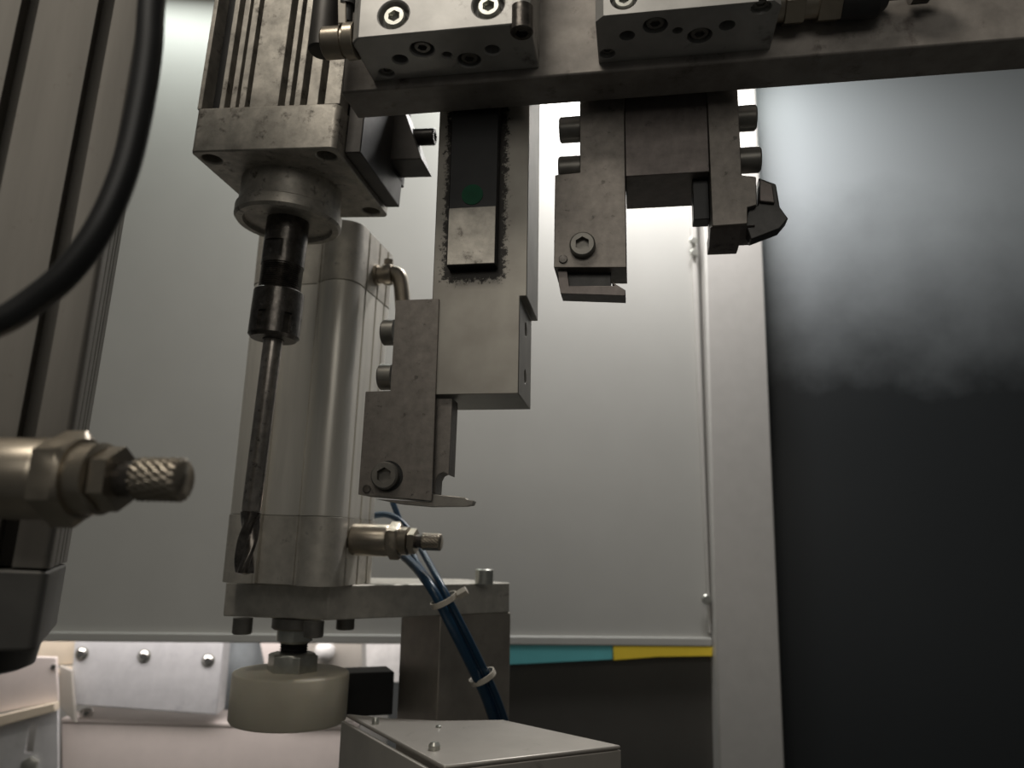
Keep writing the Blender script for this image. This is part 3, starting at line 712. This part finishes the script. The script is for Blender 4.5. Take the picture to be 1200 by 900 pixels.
for (x, y, r, h_) in ((509, 878, 2.6, 3.2), (514, 852, 1.4, 1.2), (440, 848, 1.8, 3)):
    q = CV.pw(x, y, 0); g = G(); g.rings((q[0], q[1], -0.2), (0, 0, 1), [(0, r), (h_ * 0.6, r), (h_, r * 0.6)], 16); t.part('screw', g, 'zinc')
# black block beside the support
q = atZ(405, 838, hc); BK = Fr(P(406, 833, 497), 20)
a = BK.pv(404, 838, 0); b = BK.pv(464, 787, 0)
g = G(); g.box(0, b[0] - 1, 0, 26, min(a[1], -4), b[1])
single('black_block', 'small matt black block between cream pad and support block', 'block', g, 'black_plastic', BK, (0, 0, min(a[1], -4)), bevel=0.8)

# ---- blue hoses and ties
def hose(label, pts, r, m='blue_tube', group='blue air hoses'):
    path = smooth_path([P(*p) - Vector((0, 0, 0)) for p in pts], 8)
    f0 = Fr(path[-1]); path = [p - path[-1] for p in path]
    g = G(); g.tube(path, r); return single('air_hose', label, 'hose', g, m, f0, group=group)
bundle = [(508, 690, 430), (528, 728, 427), (552, 776, 434), (569, 812, 442), (581, 845, 450), (592, 880, 456)]
def along(dx, dd): return [(x + dx, y, d + dd) for x, y, d in bundle]
hose('thick blue air hose running from the valve down behind the cover', [(452, 634, 484), (466, 646, 476), (486, 664, 454)] + along(-2, 0), 2.8)
hose('slim blue air hose looping over the valve and down', [(434, 605, 505), (452, 603, 502), (468, 610, 496), (484, 628, 486), (500, 655, 464)] + along(11, 5), 2.1)
hose('dark blue air hose rising behind the blade tip', [(460, 588, 512), (467, 606, 508), (477, 632, 500), (490, 661, 480)] + along(3, 10), 1.9)
def tie(x, y, d, label, tailed):
    c = P(x, y, d); dirn = (P(x + 20, y + 42, d) - P(x, y, d)).normalized(); f = Fr(c)
    t = Thing('cable_tie', label, 'cable tie', f, (0, 0, 0))
    g = G(); n = 24
    g.rings(tuple(-dirn * 2.0), dirn, [(0, 7.2), (0, 8.0), (3.0, 8.0), (3.0, 7.2), (0, 7.2)], n, False, False); t.part('band', g, 'tie_white')
    if tailed:
        g = G(); q = _R * 7.4 + _U * 3.5 - _F * 2
        g.rings(tuple(q), tuple(_R * 0.9 + _U * 0.5), [(0, 2.2), (0, 2.6), (6, 2.6), (6, 2.0)], 4); t.part('tie_head', g, 'tie_white', bevel=0.3)
tie(521, 704, 430, 'pale cable tie with a square head around the blue hoses', True)
tie(566, 794, 443, 'thin pale cable tie lower down the blue hoses', False)

# ================================================================== FOREGROUND CYLINDER
hL = 33.0
LY = 26
Lc = Fr(P(62, 600, 200), LY, 1.7)
LX = Lc.pv(70, 600, 0)[0]
f_ = Fr(Lc.world((LX - hL, hL, 0)), LY, 1.7)
z_low = f_.pv(60, 668, -hL)[1]; z_low2 = f_.pv(55, 763, -hL)[1]
t = Thing('pneumatic_cylinder', 'large out of focus aluminium cylinder with black hose in front of it', 'cylinder', f_, (0, 0, z_low2 - 9))
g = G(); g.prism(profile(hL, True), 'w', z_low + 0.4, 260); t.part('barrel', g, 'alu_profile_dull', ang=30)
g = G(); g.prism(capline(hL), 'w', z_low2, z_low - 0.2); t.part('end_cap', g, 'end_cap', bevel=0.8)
u_b = f_.pv(34, 790, -hL + 6)[0]; z_b = f_.pv(20, 800, -hL + 4)[1]
g = G(); g.rings((0, 0, z_low2 + 0.1), (0, 0, -1), [(0, u_b), (z_low2 - z_b - 1, u_b - 1), (z_low2 - z_b, u_b - 3)], 40); t.part('end_buffer', g, 'black_rubber')
# valve in front of the barrel
vp = f_.loc(P(-6, 560, 178)); vd = f_.I @ (P(205, 562, 172) - P(-6, 560, 178)).normalized()
vp2 = f_.loc(P(97, 561, 175))
vb = flow_valve(t, vp2 - Vector(vd) * 29.5, vd)
g = G(); g.rings(tuple(vp2 - Vector(vd) * 62), vd, [(0, 8.6), (35, 8.6)], 32); t.part('valve_stem', g, 'nickel_brass', vb)
g = G(); p_ = vp2 - Vector(vd) * 40; g.rings(tuple(p_), (0, 1, 0), [(0, 7.5), (26, 7.5)], 24); t.part('port', g, 'black_oxide', vb)
# hose in front
path = smooth_path([P(*p) for p in ((196, -560, 215), (200, -300, 195), (190, -90, 177), (178, 0, 172), (174, 60, 169), (163, 130, 166), (146, 200, 163), (118, 265, 160), (80, 318, 158), (40, 352, 157), (0, 377, 156), (-50, 392, 156), (-120, 395, 158))], 8)
f0 = Fr(path[-1]); g = G(); g.tube([p - path[-1] for p in path], 2.9, 18)
single('black_hose', 'black rubber hose curving down in front of the blurred cylinder', 'hose', g, 'black_rubber', f0)
g = G(); q = [P(150, -6, 172), P(188, 3, 172)]
# ================================================================== LOW BACKGROUND AT THE LEFT
VB = 105.0                                # these stand behind the wall, seen below its edge
g = G(); g.box(-760, 0, VB + 150, VB + 156, -319.8, 60)
single('wall_rear', 'grey panel far behind the lower opening', None, g, 'wall_paint', W, (0, VB + 150, -319.8), kind='structure')
def bg(name, label, cat, poly, v0, v1, m, bevel=1.0, group=None):
    v0 += VB; v1 += VB
    pts = [W.pv(*p, v0) for p in poly]; cx = sum(p[0] for p in pts) / len(pts); zmin = min(p[1] for p in pts)
    g = G(); g.prism(pts, 'v', v0, v1); return single(name, label, cat, g, m, W, (cx, v0, zmin), bevel, group)
def bgp(t, name, poly, v0, v1, m, bevel=1.0, trace=None, cut=None):
    v0 += VB; v1 += VB
    g = G(); g.prism([W.pv(*p, v0 if trace is None else trace + VB) for p in poly], 'v', v0, v1); return t.part(name, g, m, bevel=bevel, cut=cut)
def bgbase(x, y, v): q = W.pv(x, y, v + VB); return (q[0], v + VB, q[1])
t = Thing('junction_box', 'bright zinc plate box with three screws under the wall edge', 'box', W, bgbase(165, 838, 12))
bgp(t, 'box', ((88, 742), (262, 742), (254, 838), (81, 826)), 12, 46, 'zinc_plate', 1.2)
for (x, y) in ((96, 766), (169, 769), (244, 774)):
    q = bgbase(x, y, 12); g = G(); g.rings(q, (0, -1, 0), [(0, 6), (1.4, 6), (3, 4)], 20); sc = t.part('screw', g, 'steel_bright')
    g = G(); g.rings(q, (0, -1, 0), [(0, 7.6), (0.5, 7.6)], 20); t.part('washer_or_shadow', g, 'zinc', sc)
q = bgbase(70, 787, 26); g = G(); g.cyl(q, (1, 0, 0), 6, 18, 16, 1); t.part('cable_gland', g, 'bracket_cream')
t = Thing('sheet_tray', 'pale pinkish painted tray with a ledge below the junction box', 'tray', W, bgbase(240, 960, 20))
bgp(t, 'front_panel', ((72, 847), (420, 857), (420, 960), (72, 960)), 20, 26, 'bracket_paint')
a = bgbase(72, 846, 20); b = bgbase(420, 856, 20)
g = G(); g.prism([(a[0], a[2]), (b[0], b[2]), (b[0], b[2] + 4), (a[0], a[2] + 4)], 'v', VB + 19, VB + 90); t.part('ledge', g, 'bracket_paint', bevel=0.8)
q = bgbase(101, 838, 34); g = G(); g.rings((q[0], q[1], a[2] + 1.5), (0, 0, 1), [(0, 7), (8, 7), (11, 4)], 12); t.part('bolt', g, 'steel_bright')
bg('dark_spacer', 'dark spacer bar under the junction box above the pinkish ledge', 'bar', ((120, 824), (335, 838), (335, 848), (120, 840)), 91, 96, 'dark_bracket')
bg('cream_rail', 'cream painted rail behind the pale bracket plate', 'rail', ((-60, 750), (92, 748), (92, 778), (-60, 790)), 30, 42, 'bracket_cream')
t = Thing('angle_bracket', 'pale pinkish folded bracket with slotted gusset below the foreground cylinder', 'bracket', W, bgbase(30, 960, -20))
bgp(t, 'front_plate', ((-80, 766), (66, 770), (68, 822), (-80, 850)), -10, -6, 'bracket_paint')
bgp(t, 'folded_lip', ((-80, 856), (68, 822), (68, 832), (-80, 872)), -22, -10.1, 'bracket_cream', 0.8, -14)
cut = G(); s1 = bgbase(36, 866, -4); cut.box(s1[0] - 4, s1[0] + 4, s1[1] - 5, s1[1] + 8, s1[2] - 14, s1[2] + 14)
bgp(t, 'gusset', ((-80, 868), (67, 828), (67, 960), (-80, 960)), -4, 0, 'zinc_plate', 0.6, -6, cut)
q = bgbase(36, 897, -4); g = G(); g.rings(q, (0, -1, 0), [(0, hexr(8)), (5, hexr(8)), (6, 6)], 24); t.part('bolt', g, 'zinc')
q = bgbase(63, 781, -10); g = G(); g.rings(q, (0, -1, 0), [(0, 3), (1, 3), (1.6, 2)], 16); t.part('rivet', g, 'steel_bright')
bg('side_flange', 'grey flange between bracket and junction box', 'flange', ((70, 780), (84, 786), (88, 848), (68, 826)), 2, 8, 'cover_side', 0.6)
q = bgbase(281, 852, 121); g = G(); g.cyl(q, (0, 0, 1), 24, 145, 32, 2)
single('grey_canister', 'blue-grey cylinder canister partly hidden by the cream pad', 'canister', g, 'grey_blue', W, q)
bg('pink_tab', 'small pinkish tab beside the piston rod', 'tab', ((304, 750), (336, 750), (336, 790), (312, 790)), 6, 10, 'bracket_paint')
t = Thing('knob_plate', 'grey-beige plate with round white knob behind the piston rod', 'plate', W, bgbase(390, 846, 14))
bgp(t, 'plate', ((340, 748), (424, 748), (424, 846), (340, 846)), 14, 18, 'cover_side')
q = bgbase(382, 762, 14); g = G(); g.rings(q, (0, -1, 0), [(0, 8), (3, 11), (8, 12), (13, 10), (16, 6), (17, 2)], 28); t.part('knob', g, 'white_plastic', ang=60)
bg('white_box', 'small white box between knob plate and support block', 'box', ((429, 748), (470, 748), (470, 800), (429, 800)), 16, 50, 'white_plastic')
